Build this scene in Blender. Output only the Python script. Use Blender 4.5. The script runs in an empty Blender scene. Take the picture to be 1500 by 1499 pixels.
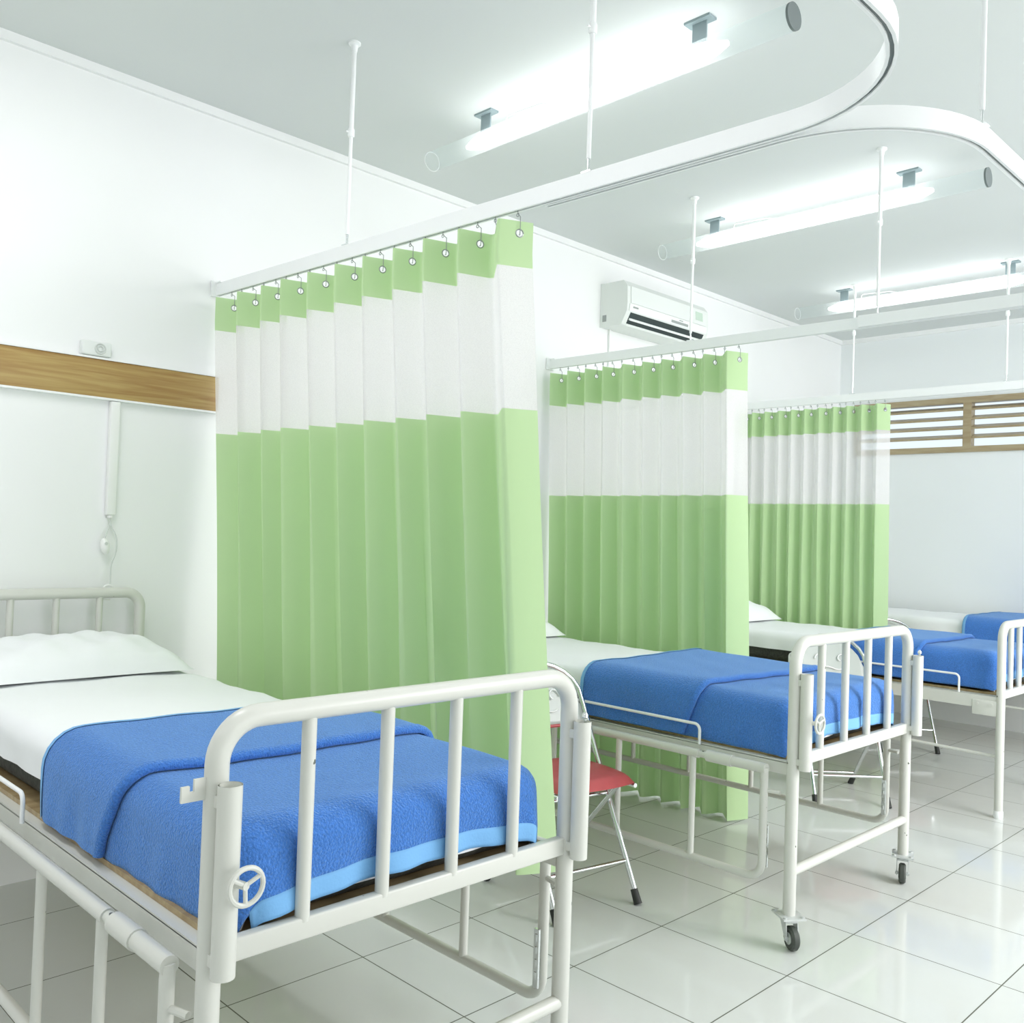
import bpy, math, random
from mathutils import Vector, Matrix
random.seed(7)
PI = math.pi
sc = bpy.context.scene
COL = sc.collection

# ------------------------------------------------------------------ camera
F_PX = 1362.0
fw = Vector((-.7096, .7046, 0)).normalized()
rt = Vector((fw.y, -fw.x, 0))
up = Vector((0, 0, 1))
pitch = math.atan(31.7 / F_PX)
roll = math.atan(.035)
cF = fw * math.cos(pitch) + up * math.sin(pitch)
cU0 = -fw * math.sin(pitch) + up * math.cos(pitch)
cR = rt * math.cos(roll) + cU0 * math.sin(roll)
cU = cU0 * math.cos(roll) - rt * math.sin(roll)
cd = bpy.data.cameras.new('camera')
cam = bpy.data.objects.new('camera', cd)
COL.objects.link(cam)
m = Matrix((cR, cU, -cF)).transposed().to_4x4()
m.translation = Vector((3.65, 0, 1.33))
cam.matrix_world = m
cd.sensor_width = 36
cd.sensor_fit = 'HORIZONTAL'
cd.lens = F_PX / 1500 * 36
cd.clip_start = .05
sc.camera = cam

# ------------------------------------------------------------------ world, exposure
w = bpy.data.worlds.new('sky')
sc.world = w
w.use_nodes = True
w.node_tree.nodes['Background'].inputs[0].default_value = (.80, .92, 1, 1)
w.node_tree.nodes['Background'].inputs[1].default_value = .62
sc.view_settings.view_transform = 'Standard'
sc.view_settings.look = 'None'
sc.view_settings.gamma = 1
sc.view_settings.use_curve_mapping = False
sc.view_settings.exposure = 0.84
LAMP = 2.2
sc.cycles.max_bounces = 14
sc.cycles.diffuse_bounces = 8
sc.cycles.transparent_max_bounces = 24
sc.cycles.sample_clamp_indirect = 8
sc.cycles.use_denoising = True



# soft area lights added out of view to brighten the ward
def fill_light(name, loc, aim, sx, sy, power, col=(1, .975, .99)):
    l = bpy.data.lights.new(name, 'AREA')
    l.shape = 'RECTANGLE'
    l.size, l.size_y = sx, sy
    l.energy = power
    l.color = col
    o = bpy.data.objects.new(name, l)
    COL.objects.link(o)
    o.location = loc
    o.rotation_euler = (Vector(aim) - Vector(loc)).to_track_quat('-Z', 'Y').to_euler()


fill_light('fill_side', (6.5, 3.9, 1.6), (0, 3.9, 1.3), 7.0, 2.4, 52)  # added fill standing in for daylight; this wall has no window
fill_light('fill_back', (3.2, -3.1, 1.75), (3.2, 5, 1.75), 5.5, 2.0, 4)  # weak added fill from the windowless back wall
# unseen overhead fills added for downward light, standing in for further ceiling lamps
fill_light('ceiling_fill_side', (4.2, 4.4, 3.0), (2.4, 4.6, 0), 1.5, 5.4, 128)
fill_light('ceiling_fill_back', (2.2, -1.1, 3.0), (2.0, -.4, 0), 3.4, 1.2, 14)
fill_light('ceiling_fill_near', (1.5, .62, 3.02), (1.5, .66, 0), 1.5, .4, 10)


# ------------------------------------------------------------------ materials
def mat(name, col, rough=.5, metal=0, spec=.5, bump=None, noise=None, emit=None, coat=0):
    mt = bpy.data.materials.new(name)
    mt.use_nodes = True
    nt = mt.node_tree
    b = nt.nodes['Principled BSDF']
    b.inputs['Base Color'].default_value = (*col, 1)
    b.inputs['Roughness'].default_value = rough
    b.inputs['Metallic'].default_value = metal
    b.inputs['Specular IOR Level'].default_value = spec
    b.inputs['Coat Weight'].default_value = coat
    if emit:
        b.inputs['Emission Color'].default_value = (*emit[0], 1)
        b.inputs['Emission Strength'].default_value = emit[1]
    tc = nt.nodes.new('ShaderNodeTexCoord')
    if noise:   # (scale, amount): soft colour variation
        n = nt.nodes.new('ShaderNodeTexNoise')
        n.inputs['Scale'].default_value = noise[0]
        n.inputs['Detail'].default_value = 3
        r = nt.nodes.new('ShaderNodeMapRange')
        r.inputs[1].default_value = .3
        r.inputs[2].default_value = .7
        r.inputs[3].default_value = 1 - noise[1]
        r.inputs[4].default_value = 1 + noise[1]
        mx = nt.nodes.new('ShaderNodeVectorMath')
        mx.operation = 'SCALE'
        mx.inputs[0].default_value = col
        nt.links.new(tc.outputs['Object'], n.inputs['Vector'])
        nt.links.new(n.outputs['Fac'], r.inputs[0])
        nt.links.new(r.outputs[0], mx.inputs['Scale'])
        nt.links.new(mx.outputs[0], b.inputs['Base Color'])
    if bump:
        n2 = nt.nodes.new('ShaderNodeTexNoise')
        n2.inputs['Scale'].default_value = bump[0]
        n2.inputs['Detail'].default_value = 2
        bp = nt.nodes.new('ShaderNodeBump')
        bp.inputs['Strength'].default_value = bump[1]
        bp.inputs['Distance'].default_value = bump[2]
        nt.links.new(tc.outputs['Object'], n2.inputs['Vector'])
        nt.links.new(n2.outputs['Fac'], bp.inputs['Height'])
        nt.links.new(bp.outputs[0], b.inputs['Normal'])
    return mt


def cloth_mat(name, col, trans=.25, alpha=1.0, weave=None):
    mt = bpy.data.materials.new(name)
    mt.use_nodes = True
    nt = mt.node_tree
    nt.nodes.clear()
    out = nt.nodes.new('ShaderNodeOutputMaterial')
    d = nt.nodes.new('ShaderNodeBsdfDiffuse')
    t = nt.nodes.new('ShaderNodeBsdfTranslucent')
    d.inputs[0].default_value = (*col, 1)
    t.inputs[0].default_value = (*col, 1)
    mx = nt.nodes.new('ShaderNodeMixShader')
    mx.inputs[0].default_value = trans
    nt.links.new(d.outputs[0], mx.inputs[1])
    nt.links.new(t.outputs[0], mx.inputs[2])
    last = mx
    if alpha < 1:
        tr = nt.nodes.new('ShaderNodeBsdfTransparent')
        m2 = nt.nodes.new('ShaderNodeMixShader')
        m2.inputs[0].default_value = alpha
        if weave:
            tc = nt.nodes.new('ShaderNodeTexCoord')
            v = nt.nodes.new('ShaderNodeTexVoronoi')
            v.inputs['Scale'].default_value = weave
            nt.links.new(tc.outputs['Object'], v.inputs['Vector'])
            r = nt.nodes.new('ShaderNodeMapRange')
            r.inputs[1].default_value = .1
            r.inputs[2].default_value = .5
            r.inputs[3].default_value = alpha - .05
            r.inputs[4].default_value = min(1, alpha + .05)
            nt.links.new(v.outputs['Distance'], r.inputs[0])
            nt.links.new(r.outputs[0], m2.inputs[0])
        nt.links.new(tr.outputs[0], m2.inputs[1])
        nt.links.new(mx.outputs[0], m2.inputs[2])
        last = m2
    nt.links.new(last.outputs[0], out.inputs[0])
    return mt


def tile_mat():
    mt = mat('floor tiles', (.6, .66, .62), .10, spec=.5)
    nt = mt.node_tree
    b = nt.nodes['Principled BSDF']
    g = nt.nodes.new('ShaderNodeNewGeometry')
    sp = nt.nodes.new('ShaderNodeSeparateXYZ')
    nt.links.new(g.outputs['Position'], sp.inputs[0])

    def math_(op, a, bb=None):
        n = nt.nodes.new('ShaderNodeMath')
        n.operation = op
        for i, v in enumerate((a, bb)):
            if v is None:
                continue
            if isinstance(v, (int, float)):
                n.inputs[i].default_value = v
            else:
                nt.links.new(v, n.inputs[i])
        return n.outputs[0]
    ds, ids = [], []
    for ax, o0, s in ((0, 1.29, .47), (1, 1.76, .455)):
        q = math_('DIVIDE', math_('SUBTRACT', sp.outputs[ax], o0), s)
        ids.append(math_('FLOOR', q))
        ds.append(math_('MULTIPLY', math_('PINGPONG', q, .5), s))
    dmin = math_('MINIMUM', ds[0], ds[1])
    line = math_('LESS_THAN', dmin, .0019)
    cb = nt.nodes.new('ShaderNodeCombineXYZ')
    nt.links.new(ids[0], cb.inputs[0])
    nt.links.new(ids[1], cb.inputs[1])
    wn = nt.nodes.new('ShaderNodeTexWhiteNoise')
    wn.noise_dimensions = '3D'
    nt.links.new(cb.outputs[0], wn.inputs['Vector'])
    ns = nt.nodes.new('ShaderNodeTexNoise')
    ns.inputs['Scale'].default_value = 2.2
    nt.links.new(g.outputs['Position'], ns.inputs['Vector'])
    fac = math_('ADD', math_('MULTIPLY', wn.outputs['Value'], .5), math_('MULTIPLY', ns.outputs['Fac'], .5))
    mx = nt.nodes.new('ShaderNodeMix')
    mx.data_type = 'RGBA'
    nt.links.new(fac, mx.inputs[0])
    mx.inputs[6].default_value = (.63, .66, .635, 1)
    mx.inputs[7].default_value = (.68, .705, .68, 1)
    m2 = nt.nodes.new('ShaderNodeMix')
    m2.data_type = 'RGBA'
    nt.links.new(line, m2.inputs[0])
    nt.links.new(mx.outputs[2], m2.inputs[6])
    m2.inputs[7].default_value = (.11, .12, .09, 1)
    nt.links.new(m2.outputs[2], b.inputs['Base Color'])
    rr = math_('ADD', .09, math_('MULTIPLY', line, .6))
    nt.links.new(rr, b.inputs['Roughness'])
    bp = nt.nodes.new('ShaderNodeBump')
    bp.inputs['Strength'].default_value = .05
    bp.inputs['Distance'].default_value = .02
    n3 = nt.nodes.new('ShaderNodeTexNoise')
    n3.inputs['Scale'].default_value = 5
    nt.links.new(g.outputs['Position'], n3.inputs['Vector'])
    nt.links.new(n3.outputs['Fac'], bp.inputs['Height'])
    nt.links.new(bp.outputs[0], b.inputs['Normal'])
    return mt


def wood_mat(name, c1, c2, stretch=(14, 1.2, 14), rough=.4):
    mt = mat(name, c1, rough)
    nt = mt.node_tree
    b = nt.nodes['Principled BSDF']
    tc = nt.nodes.new('ShaderNodeTexCoord')
    mp = nt.nodes.new('ShaderNodeMapping')
    mp.inputs['Scale'].default_value = stretch
    n = nt.nodes.new('ShaderNodeTexNoise')
    n.inputs['Scale'].default_value = 2.6
    n.inputs['Detail'].default_value = 6
    n.inputs['Distortion'].default_value = .6
    cr = nt.nodes.new('ShaderNodeValToRGB')
    cr.color_ramp.elements[0].position = .35
    cr.color_ramp.elements[0].color = (*c2, 1)
    cr.color_ramp.elements[1].position = .65
    cr.color_ramp.elements[1].color = (*c1, 1)
    nt.links.new(tc.outputs['Object'], mp.inputs[0])
    nt.links.new(mp.outputs[0], n.inputs['Vector'])
    nt.links.new(n.outputs['Fac'], cr.inputs[0])
    nt.links.new(cr.outputs[0], b.inputs['Base Color'])
    return mt


def chipped_paint(name, col):
    """gloss enamel with a few small chips down to dark metal"""
    mt = mat(name, col, .28, spec=.5)
    nt = mt.node_tree
    b = nt.nodes['Principled BSDF']
    tc = nt.nodes.new('ShaderNodeTexCoord')
    n = nt.nodes.new('ShaderNodeTexNoise')
    n.inputs['Scale'].default_value = 26
    n.inputs['Detail'].default_value = 4
    nt.links.new(tc.outputs['Object'], n.inputs['Vector'])
    gt = nt.nodes.new('ShaderNodeMath')
    gt.operation = 'GREATER_THAN'
    gt.inputs[1].default_value = .735
    nt.links.new(n.outputs['Fac'], gt.inputs[0])
    mx = nt.nodes.new('ShaderNodeMix')
    mx.data_type = 'RGBA'
    nt.links.new(gt.outputs[0], mx.inputs[0])
    mx.inputs[6].default_value = (*col, 1)
    mx.inputs[7].default_value = (.10, .11, .09, 1)
    nt.links.new(mx.outputs[2], b.inputs['Base Color'])
    return mt


M = dict(
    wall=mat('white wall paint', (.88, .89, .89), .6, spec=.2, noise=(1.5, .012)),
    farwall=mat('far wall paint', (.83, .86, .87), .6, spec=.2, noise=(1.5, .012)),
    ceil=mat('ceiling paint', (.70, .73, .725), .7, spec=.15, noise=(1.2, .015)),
    floor=tile_mat(),
    enamel=chipped_paint('cream enamel', (.645, .655, .605)),
    enamel2=mat('cream enamel plain', (.645, .655, .605), .28),
    greyen=mat('shaded grey steel', (.62, .65, .62), .4),
    track=mat('white track aluminium', (.87, .89, .89), .35),
    slot=mat('track slot grey', (.16, .19, .19), .5),
    chrome=mat('chrome', (.74, .77, .77), .16, metal=1),
    wire=mat('hook wire', (.32, .35, .34), .35, metal=.6),
    zinc=mat('zinc plate', (.62, .65, .64), .35, metal=.25),
    rubber=mat('black rubber', (.025, .028, .025), .55),
    tread=mat('caster tread', (.06, .07, .06), .5),
    green=cloth_mat('green curtain cloth', (.565, .75, .435), .28),
    net=cloth_mat('white net', (.86, .85, .84), .35, .70, 420),
    blue=mat('blue fleece', (.06, .20, .60), .85, spec=.15, bump=(230, .9, .006), noise=(190, .16)),
    lblue=mat('light blue binding', (.20, .45, .78), .7, spec=.2, bump=(200, .3, .002)),
    sheet=mat('white cotton', (.86, .88, .89), .8, spec=.1, bump=(9, .25, .012)),
    mattress=mat('dark mattress ticking', (.035, .038, .03), .8, noise=(90, .4), bump=(60, .3, .004)),
    board=wood_mat('plywood board', (.42, .32, .17), (.30, .21, .10)),
    beam=wood_mat('wall plank wood', (.47, .33, .12), (.34, .19, .055), (12, 1.1, 22)),
    frame=wood_mat('window frame wood', (.42, .35, .22), (.33, .25, .14), (1.5, 12, 12)),
    red=mat('red vinyl', (.50, .085, .09), .42, noise=(20, .06)),
    grey=mat('grey plastic panel', (.50, .54, .51), .25, spec=.6),
    bracket=mat('backlit blue grey steel', (.26, .33, .35), .5),  # blue grey metal, its backlit darkness put into the colour
    acbody=mat('air conditioner plastic', (.78, .81, .79), .4),
    acwhite=mat('air conditioner white plastic', (.86, .89, .88), .3),
    dark=mat('dark vent', (.03, .045, .045), .6),
    mark=mat('grey print', (.35, .38, .37), .6),
    sticker=mat('pale green sticker', (.55, .68, .58), .5),
    glow=mat('lit lamp tube', (1, 1, 1), .5, emit=((1, .99, .99), LAMP)),
    cord=mat('cord plastic', (.62, .65, .63), .5),
    plastic=mat('white plastic', (.86, .87, .85), .4),
)
bs = M['blue'].node_tree.nodes['Principled BSDF']
bs.inputs['Sheen Weight'].default_value = .6
bs.inputs['Sheen Tint'].default_value = (.5, .75, 1, 1)
gl = bpy.data.materials.new('clear acrylic jacket')
gl.use_nodes = True
nt = gl.node_tree
nt.nodes.clear()
o_ = nt.nodes.new('ShaderNodeOutputMaterial')
t_ = nt.nodes.new('ShaderNodeBsdfTransparent')
t_.inputs[0].default_value = (.97, .99, .99, 1)
g_ = nt.nodes.new('ShaderNodeBsdfTranslucent')
g_.inputs[0].default_value = (.9, .93, .93, 1)
x_ = nt.nodes.new('ShaderNodeMixShader')
x_.inputs[0].default_value = .15
nt.links.new(t_.outputs[0], x_.inputs[1])
nt.links.new(g_.outputs[0], x_.inputs[2])
nt.links.new(x_.outputs[0], o_.inputs[0])
M['jacket'] = gl


# ------------------------------------------------------------------ mesh helpers
class MB:
    def __init__(s):
        s.v, s.f = [], []

    def add(s, vs, fs):
        o = len(s.v)
        s.v += [tuple(p) for p in vs]
        s.f += [tuple(i + o for i in f) for f in fs]
        return s

    def box(s, x0, x1, y0, y1, z0, z1, bev=0):
        if bev:
            return s.rbox(x0, x1, y0, y1, z0, z1, bev)
        vs = [(x, y, z) for z in (z0, z1) for y in (y0, y1) for x in (x0, x1)]
        return s.add(vs, [(0, 2, 3, 1), (4, 5, 7, 6), (0, 1, 5, 4), (2, 6, 7, 3), (0, 4, 6, 2), (1, 3, 7, 5)])

    def rbox(s, x0, x1, y0, y1, z0, z1, r):
        """box whose 12 edges are chamfered"""
        import bmesh
        bm = bmesh.new()
        bmesh.ops.create_cube(bm, size=1)
        for v in bm.verts:
            v.co = Vector(((x0 + x1) / 2 + v.co.x * (x1 - x0), (y0 + y1) / 2 + v.co.y * (y1 - y0), (z0 + z1) / 2 + v.co.z * (z1 - z0)))
        bmesh.ops.bevel(bm, geom=list(bm.edges), offset=r, segments=3, affect='EDGES', profile=.5)
        bm.verts.index_update()
        s.add([v.co[:] for v in bm.verts], [tuple(v.index for v in f.verts) for f in bm.faces])
        bm.free()
        return s

    def tube(s, pts, r, n=14, cap=True, closed=False, radii=None, hollow=0):
        pts = [Vector(p) for p in pts]
        N = len(pts)
        rings = []
        nrm = None
        for i, p in enumerate(pts):
            if closed:
                t = (pts[(i + 1) % N] - pts[i - 1]).normalized()
            elif i == 0:
                t = (pts[1] - p).normalized()
            elif i == N - 1:
                t = (p - pts[i - 1]).normalized()
            else:
                t = ((pts[i + 1] - p).normalized() + (p - pts[i - 1]).normalized()).normalized()
            if nrm is None:
                nrm = t.orthogonal().normalized()
            nrm = (nrm - t * nrm.dot(t)).normalized()
            b = t.cross(nrm)
            rr = radii[i] if radii else r
            rings.append([p + nrm * rr * math.cos(2 * PI * k / n) + b * rr * math.sin(2 * PI * k / n) for k in range(n)])
        vs = [q for rg in rings for q in rg]
        fs = []
        for i in range(N if closed else N - 1):
            j = (i + 1) % N
            for k in range(n):
                k2 = (k + 1) % n
                fs.append((i * n + k, i * n + k2, j * n + k2, j * n + k))
        if cap and not closed:
            fs.append(tuple(range(n - 1, -1, -1)))
            fs.append(tuple((N - 1) * n + k for k in range(n)))
        return s.add(vs, fs)

    def ringtube(s, c, R, r, n1=28, n2=10, axis='x'):
        pts = []
        for k in range(n1):
            a = 2 * PI * k / n1
            ca, sa = R * math.cos(a), R * math.sin(a)
            d = {'x': (0, ca, sa), 'y': (ca, 0, sa), 'z': (ca, sa, 0)}[axis]
            pts.append(Vector(c) + Vector(d))
        return s.tube(pts, r, n2, closed=True)

    def lathe(s, c, prof, axis='z', n=24):
        """prof: list of (radius, height)"""
        vs = []
        for (r, h) in prof:
            for k in range(n):
                a = 2 * PI * k / n
                ca, sa = r * math.cos(a), r * math.sin(a)
                d = {'z': (ca, sa, h), 'x': (h, ca, sa), 'y': (sa, h, ca)}[axis]
                vs.append((c[0] + d[0], c[1] + d[1], c[2] + d[2]))
        fs = []
        for i in range(len(prof) - 1):
            for k in range(n):
                k2 = (k + 1) % n
                fs.append((i * n + k, i * n + k2, (i + 1) * n + k2, (i + 1) * n + k))
        fs.append(tuple(range(n - 1, -1, -1)))
        fs.append(tuple((len(prof) - 1) * n + k for k in range(n)))
        return s.add(vs, fs)

    def grid(s, P, flip=False):
        nr, nc = len(P), len(P[0])
        vs = [p for row in P for p in row]
        fs = []
        for i in range(nr - 1):
            for j in range(nc - 1):
                q = (i * nc + j, i * nc + j + 1, (i + 1) * nc + j + 1, (i + 1) * nc + j)
                fs.append(q[::-1] if flip else q)
        return s.add(vs, fs)

    def sweep(s, path, prof):
        """path: list of (x,y) plan points, z0 fixed in prof; prof: closed list of (offset, z)"""
        N, n = len(path), len(prof)
        vs = []
        for i, p in enumerate(path):
            p = Vector((p[0], p[1], 0))
            a = Vector((*path[max(0, i - 1)], 0))
            b = Vector((*path[min(N - 1, i + 1)], 0))
            t = (b - a).normalized()
            nn = Vector((-t.y, t.x, 0))
            for (o, z) in prof:
                vs.append(p + nn * o + Vector((0, 0, z)))
        fs = []
        for i in range(N - 1):
            for k in range(n):
                k2 = (k + 1) % n
                fs.append((i * n + k, (i + 1) * n + k, (i + 1) * n + k2, i * n + k2))
        fs.append(tuple(range(n)))
        fs.append(tuple((N - 1) * n + k for k in range(n - 1, -1, -1)))
        return s.add(vs, fs)

    def build(s, name, m, parent=None, label=None, smooth=40, mods=None):
        me = bpy.data.meshes.new(name)
        me.from_pydata(s.v, [], s.f)
        me.validate()
        import bmesh
        bm = bmesh.new()
        bm.from_mesh(me)
        if mods != 'sheet':
            bmesh.ops.recalc_face_normals(bm, faces=bm.faces)
        bm.to_mesh(me)
        bm.free()
        me.materials.append(m)
        if smooth:
            me.shade_smooth()
            me.set_sharp_from_angle(angle=math.radians(smooth))
        ob = bpy.data.objects.new(name, me)
        COL.objects.link(ob)
        if parent is not None:
            ob.parent = parent
        if label:
            ob['label'] = label
        return ob


def arc(p, q, c, n=8):
    """quarter bend from p to q with corner c (quadratic-like circular blend)"""
    p, q, c = Vector(p), Vector(q), Vector(c)
    out = []
    for i in range(n + 1):
        a = i / n * PI / 2
        out.append(c + (p - c) * (1 - math.sin(a)) + (q - c) * (1 - math.cos(a)))
    return out


def bend(pts, r, n=7):
    """polyline with every inner corner rounded by radius-like distance r"""
    pts = [Vector(p) for p in pts]
    out = [pts[0]]
    for i in range(1, len(pts) - 1):
        a = pts[i] + (pts[i - 1] - pts[i]).normalized() * r
        b = pts[i] + (pts[i + 1] - pts[i]).normalized() * r
        out += arc(a, b, pts[i], n)
    out.append(pts[-1])
    return out


def tag(o, label=None, cat=None, group=None, kind=None):
    if label:
        o['label'] = label
    if cat:
        o['category'] = cat
    if group:
        o['group'] = group
    if kind:
        o['kind'] = kind
    return o


def thing(name, loc, label, cat, group=None, rz=0):
    o = bpy.data.objects.new(name, None)
    o.empty_display_size = .1
    COL.objects.link(o)
    o.location = loc
    o.rotation_euler = (0, 0, rz)
    return tag(o, label, cat, group)


def dup(root, loc, label=None, rz=None):
    r = root.copy()
    COL.objects.link(r)
    r.location = loc
    if rz is not None:
        r.rotation_euler = (0, 0, rz)
    if label:
        r['label'] = label
    for ch in [o for o in bpy.data.objects if o.parent == root]:
        c = ch.copy()
        COL.objects.link(c)
        c.parent = r
        for g in [o for o in bpy.data.objects if o.parent == ch]:
            d = g.copy()
            COL.objects.link(d)
            d.parent = c
    return r


def struct(mb, name, m, smooth=0, parent=None):
    o = mb.build(name, m, parent, smooth=smooth)
    if parent is None:
        o['kind'] = 'structure'
    return o


# ------------------------------------------------------------------ room shell
XR, YF, YB, ZC = 6.6, 7.50, -3.2, 3.06
struct(MB().box(-.15, XR + .15, YB - .15, YF + .15, -.1, 0), 'floor', M['floor'])
struct(MB().box(-.15, XR + .15, YB - .15, YF + .15, ZC, ZC + .1), 'ceiling', M['ceil'])
struct(MB().box(-.15, 0, YB - .15, YF + .15, 0, ZC), 'wall_left', M['wall'])
struct(MB().box(XR, XR + .15, YB - .15, YF + .15, 0, ZC), 'wall_right', M['wall'])
struct(MB().box(0, XR, YB - .15, YB, 0, ZC), 'wall_back', M['wall'])
WX0, WX1, WZ0, WZ1 = .14, 3.74, 2.075, 2.50
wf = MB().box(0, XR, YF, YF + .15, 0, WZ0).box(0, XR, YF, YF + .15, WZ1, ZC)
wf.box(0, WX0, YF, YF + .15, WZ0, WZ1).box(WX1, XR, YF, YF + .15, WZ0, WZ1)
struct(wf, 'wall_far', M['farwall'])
# slim cornice beads under the ceiling
for nm, bx in (('trim_1', (0, .018, YB, YF, ZC - .035, ZC)), ('trim_2', (.018, XR, YF - .018, YF, ZC - .035, ZC))):
    struct(MB().box(*bx), nm, M['wall'])
# louvred window in the far wall
wn = MB()
wn.box(WX0, WX1, YF - .02, YF + .06, WZ1 - .045, WZ1).box(WX0, WX1, YF - .02, YF + .06, WZ0, WZ0 + .045)
nbay = 4
for i in range(nbay + 1):
    x = WX0 + (WX1 - WX0) * i / nbay
    wn.box(max(WX0, x - .03), min(WX1, x + .03), YF - .02, YF + .06, WZ0 + .045, WZ1 - .045)
win = struct(wn, 'window_1', M['frame'])
for i in range(nbay):
    xa = WX0 + (WX1 - WX0) * i / nbay + .03
    xb = WX0 + (WX1 - WX0) * (i + 1) / nbay - .03
    for k in range(4):
        z = WZ0 + .045 + (WZ1 - WZ0 - .09) * (k + .9) / 4.6
        s = MB()
        y0, y1 = YF - .012, YF + .055
        vs = [(x, y, zz) for x in (xa, xb) for (y, zz) in ((y0, z - .008), (y0, z + .008), (y1, z + .034), (y1, z + .018))]
        s.add(vs, [(0, 1, 2, 3), (7, 6, 5, 4), (0, 4, 5, 1), (1, 5, 6, 2), (2, 6, 7, 3), (3, 7, 4, 0)])
        s.build('louvre_slat', M['frame'], win, smooth=0)

# wooden plank along the head wall
pl = thing('wall_plank', (0, -.4, 1.79), 'long brown wooden plank fixed on the white wall above the nearest bed', 'plank')
MB().box(0, .022, -2.2, 2.25, .004, .148, .003).build('board', M['beam'], pl)
MB().box(0, .026, -2.2, 2.25, .148, .156).build('edge_strip', M['wall'], pl, 'white painted strip along the top')
MB().box(0, .026, -2.2, 2.25, -.004, .004).build('edge_strip', M['wall'], pl, 'white painted strip along the bottom')

# ------------------------------------------------------------------ fluorescent lamps
ZL = 2.945


def make_lamp():
    r = thing('fluorescent_lamp', (0, 0, ZC), '', 'lamp', 'tube lamps under the ceiling')
    z = ZL - ZC
    L0, L1 = -.63, .63
    pts, rad = [], []
    for i in range(25):
        x = L0 + (L1 - L0) * i / 24
        e = min(x - L0, L1 - x)
        pts.append((x, 0, z))
        rad.append(.036 * min(1, .25 + (e / .12) ** .6 * .75))
    MB().tube(pts, .03, 20, radii=rad).build('lit_tube', M['glow'], r, 'glowing white tube')
    MB().tube([(-.86, 0, z), (.86, 0, z)], .041, 28, cap=False).build('clear_jacket', M['jacket'], r, 'clear plastic sleeve around the tube', mods='sheet')
    MB().lathe((.862, 0, z), [(.0, -.004), (.0425, -.004), (.0425, .004), (.0, .004)], 'x', 28).build('end_cap', M['slot'], r, 'dark grey end cap')
    MB().ringtube((-.861, 0, z), .041, .0015, 28, 6, 'x').build('end_ring', M['track'], r)
    for x in (-.52, .52):
        b = MB().box(x - .05, x + .05, -.022, .022, -.008, 0)
        b.box(x - .028, x + .028, -.003, .003, z + .034, -.008)
        b.build('bracket', M['bracket'], r)
    MB().tube(bend([(-.4, .0, z + .036), (-.4, 0, z + .065), (-.2, 0, z + .055), (-.15, 0, z + .035)], .015), .003, 8).build('lead_wire', M['cord'], r)
    return r


lamp = make_lamp()
lamp.location = (1.36, 2.56, ZC)
lamp['label'] = 'glowing tube lamp hung from the ceiling nearest the camera, above the curved track'
dup(lamp, (1.37, 4.245, ZC), 'glowing tube lamp on the ceiling between the nearest lamp and the farthest one')
dup(lamp, (1.27, 5.985, ZC), 'glowing tube lamp on the ceiling farthest away, nearest the louvred window')


# ------------------------------------------------------------------ curtain tracks and ceiling rods
ZT = 2.28


def track(label, pts, r=.30, parts_slot=True):
    path = [(p.x, p.y) for p in bend([(*p, 0) for p in pts], r, 14)]
    t = thing('curtain_track', (path[0][0], path[0][1], ZT), label, 'curtain track', 'white curtain tracks hung below the ceiling')
    ox, oy = path[0]
    loc = [(x - ox, y - oy) for x, y in path]
    MB().sweep(loc, [(-.011, .006), (-.011, .05), (.011, .05), (.011, .006), (.011, 0), (.004, 0), (.004, .008), (-.004, .008), (-.004, 0), (-.011, 0)]).build('channel', M['track'], t)
    MB().sweep(loc, [(-.0038, .0045), (-.0038, .0078), (.0038, .0078), (.0038, .0045)]).build('slot', M['slot'], t, 'dark slot under the channel')
    if label.startswith('long') or 'wall' in label:
        b = MB().box(0, .012, -.03, .03, -.005, .06).box(.012, .05, -.014, .014, .05, .056)
        b.build('wall_bracket', M['track'], t)
    return t


TA = [(0.002, 1.835), (2.92, 1.958), (2.92, .0), (.002, .0)]
track('long curved track over the nearest green curtain, bending towards the camera, fixed to wall', TA, .36)


def ty1(x): return 1.835 + (1.958 - 1.835) * x / 2.92
def ty2(x): return 3.885 + .022 * x
def ty3(x): return 5.90 + .012 * x


track('curved track beside the nearest one, bending away over the middle bay', [(1.80, ty1(1.8) + .026), (2.865, ty1(2.865) + .03), (2.865, ty2(2.86) - .026), (1.83, ty2(1.83) - .026)], .34)
track('straight track over the middle green curtain, fixed to the wall under the air conditioner', [(.002, ty2(0)), (3.4, ty2(3.4))], .2)
track('straight track over the farthest green curtain, fixed to the wall near louvred window', [(.002, ty3(0)), (3.6, ty3(3.6))], .2)


def make_rod():
    r = thing('ceiling_rod', (0, 0, ZT + .05), '', 'rod', 'white rods from the ceiling to the tracks')
    H = ZC - ZT - .05
    MB().tube([(0, 0, .395), (0, 0, H - .01)], .0085, 14).build('upper_tube', M['track'], r)
    MB().tube([(0, 0, .04), (0, 0, .41)], .0065, 14).build('lower_tube', M['track'], r)
    MB().lathe((0, 0, 0), [(.022, H), (.022, H - .006), (.013, H - .012), (.0095, H - .035)]).build('ceiling_flange', M['track'], r)
    b = MB().lathe((0, 0, 0), [(.010, .39), (.012, .395), (.012, .415), (.010, .42)])
    b.tube([(.0, -.022, .405), (0, .0, .405)], .003, 8).build('joint_screw', M['track'], r)
    b = MB().lathe((0, 0, 0), [(.009, .0), (.009, .004), (.004, .006), (.004, .042)], n=12)
    b.box(-.016, .016, -.012, .012, .0, .004).build('track_clip', M['chrome'], r)
    return r


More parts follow.
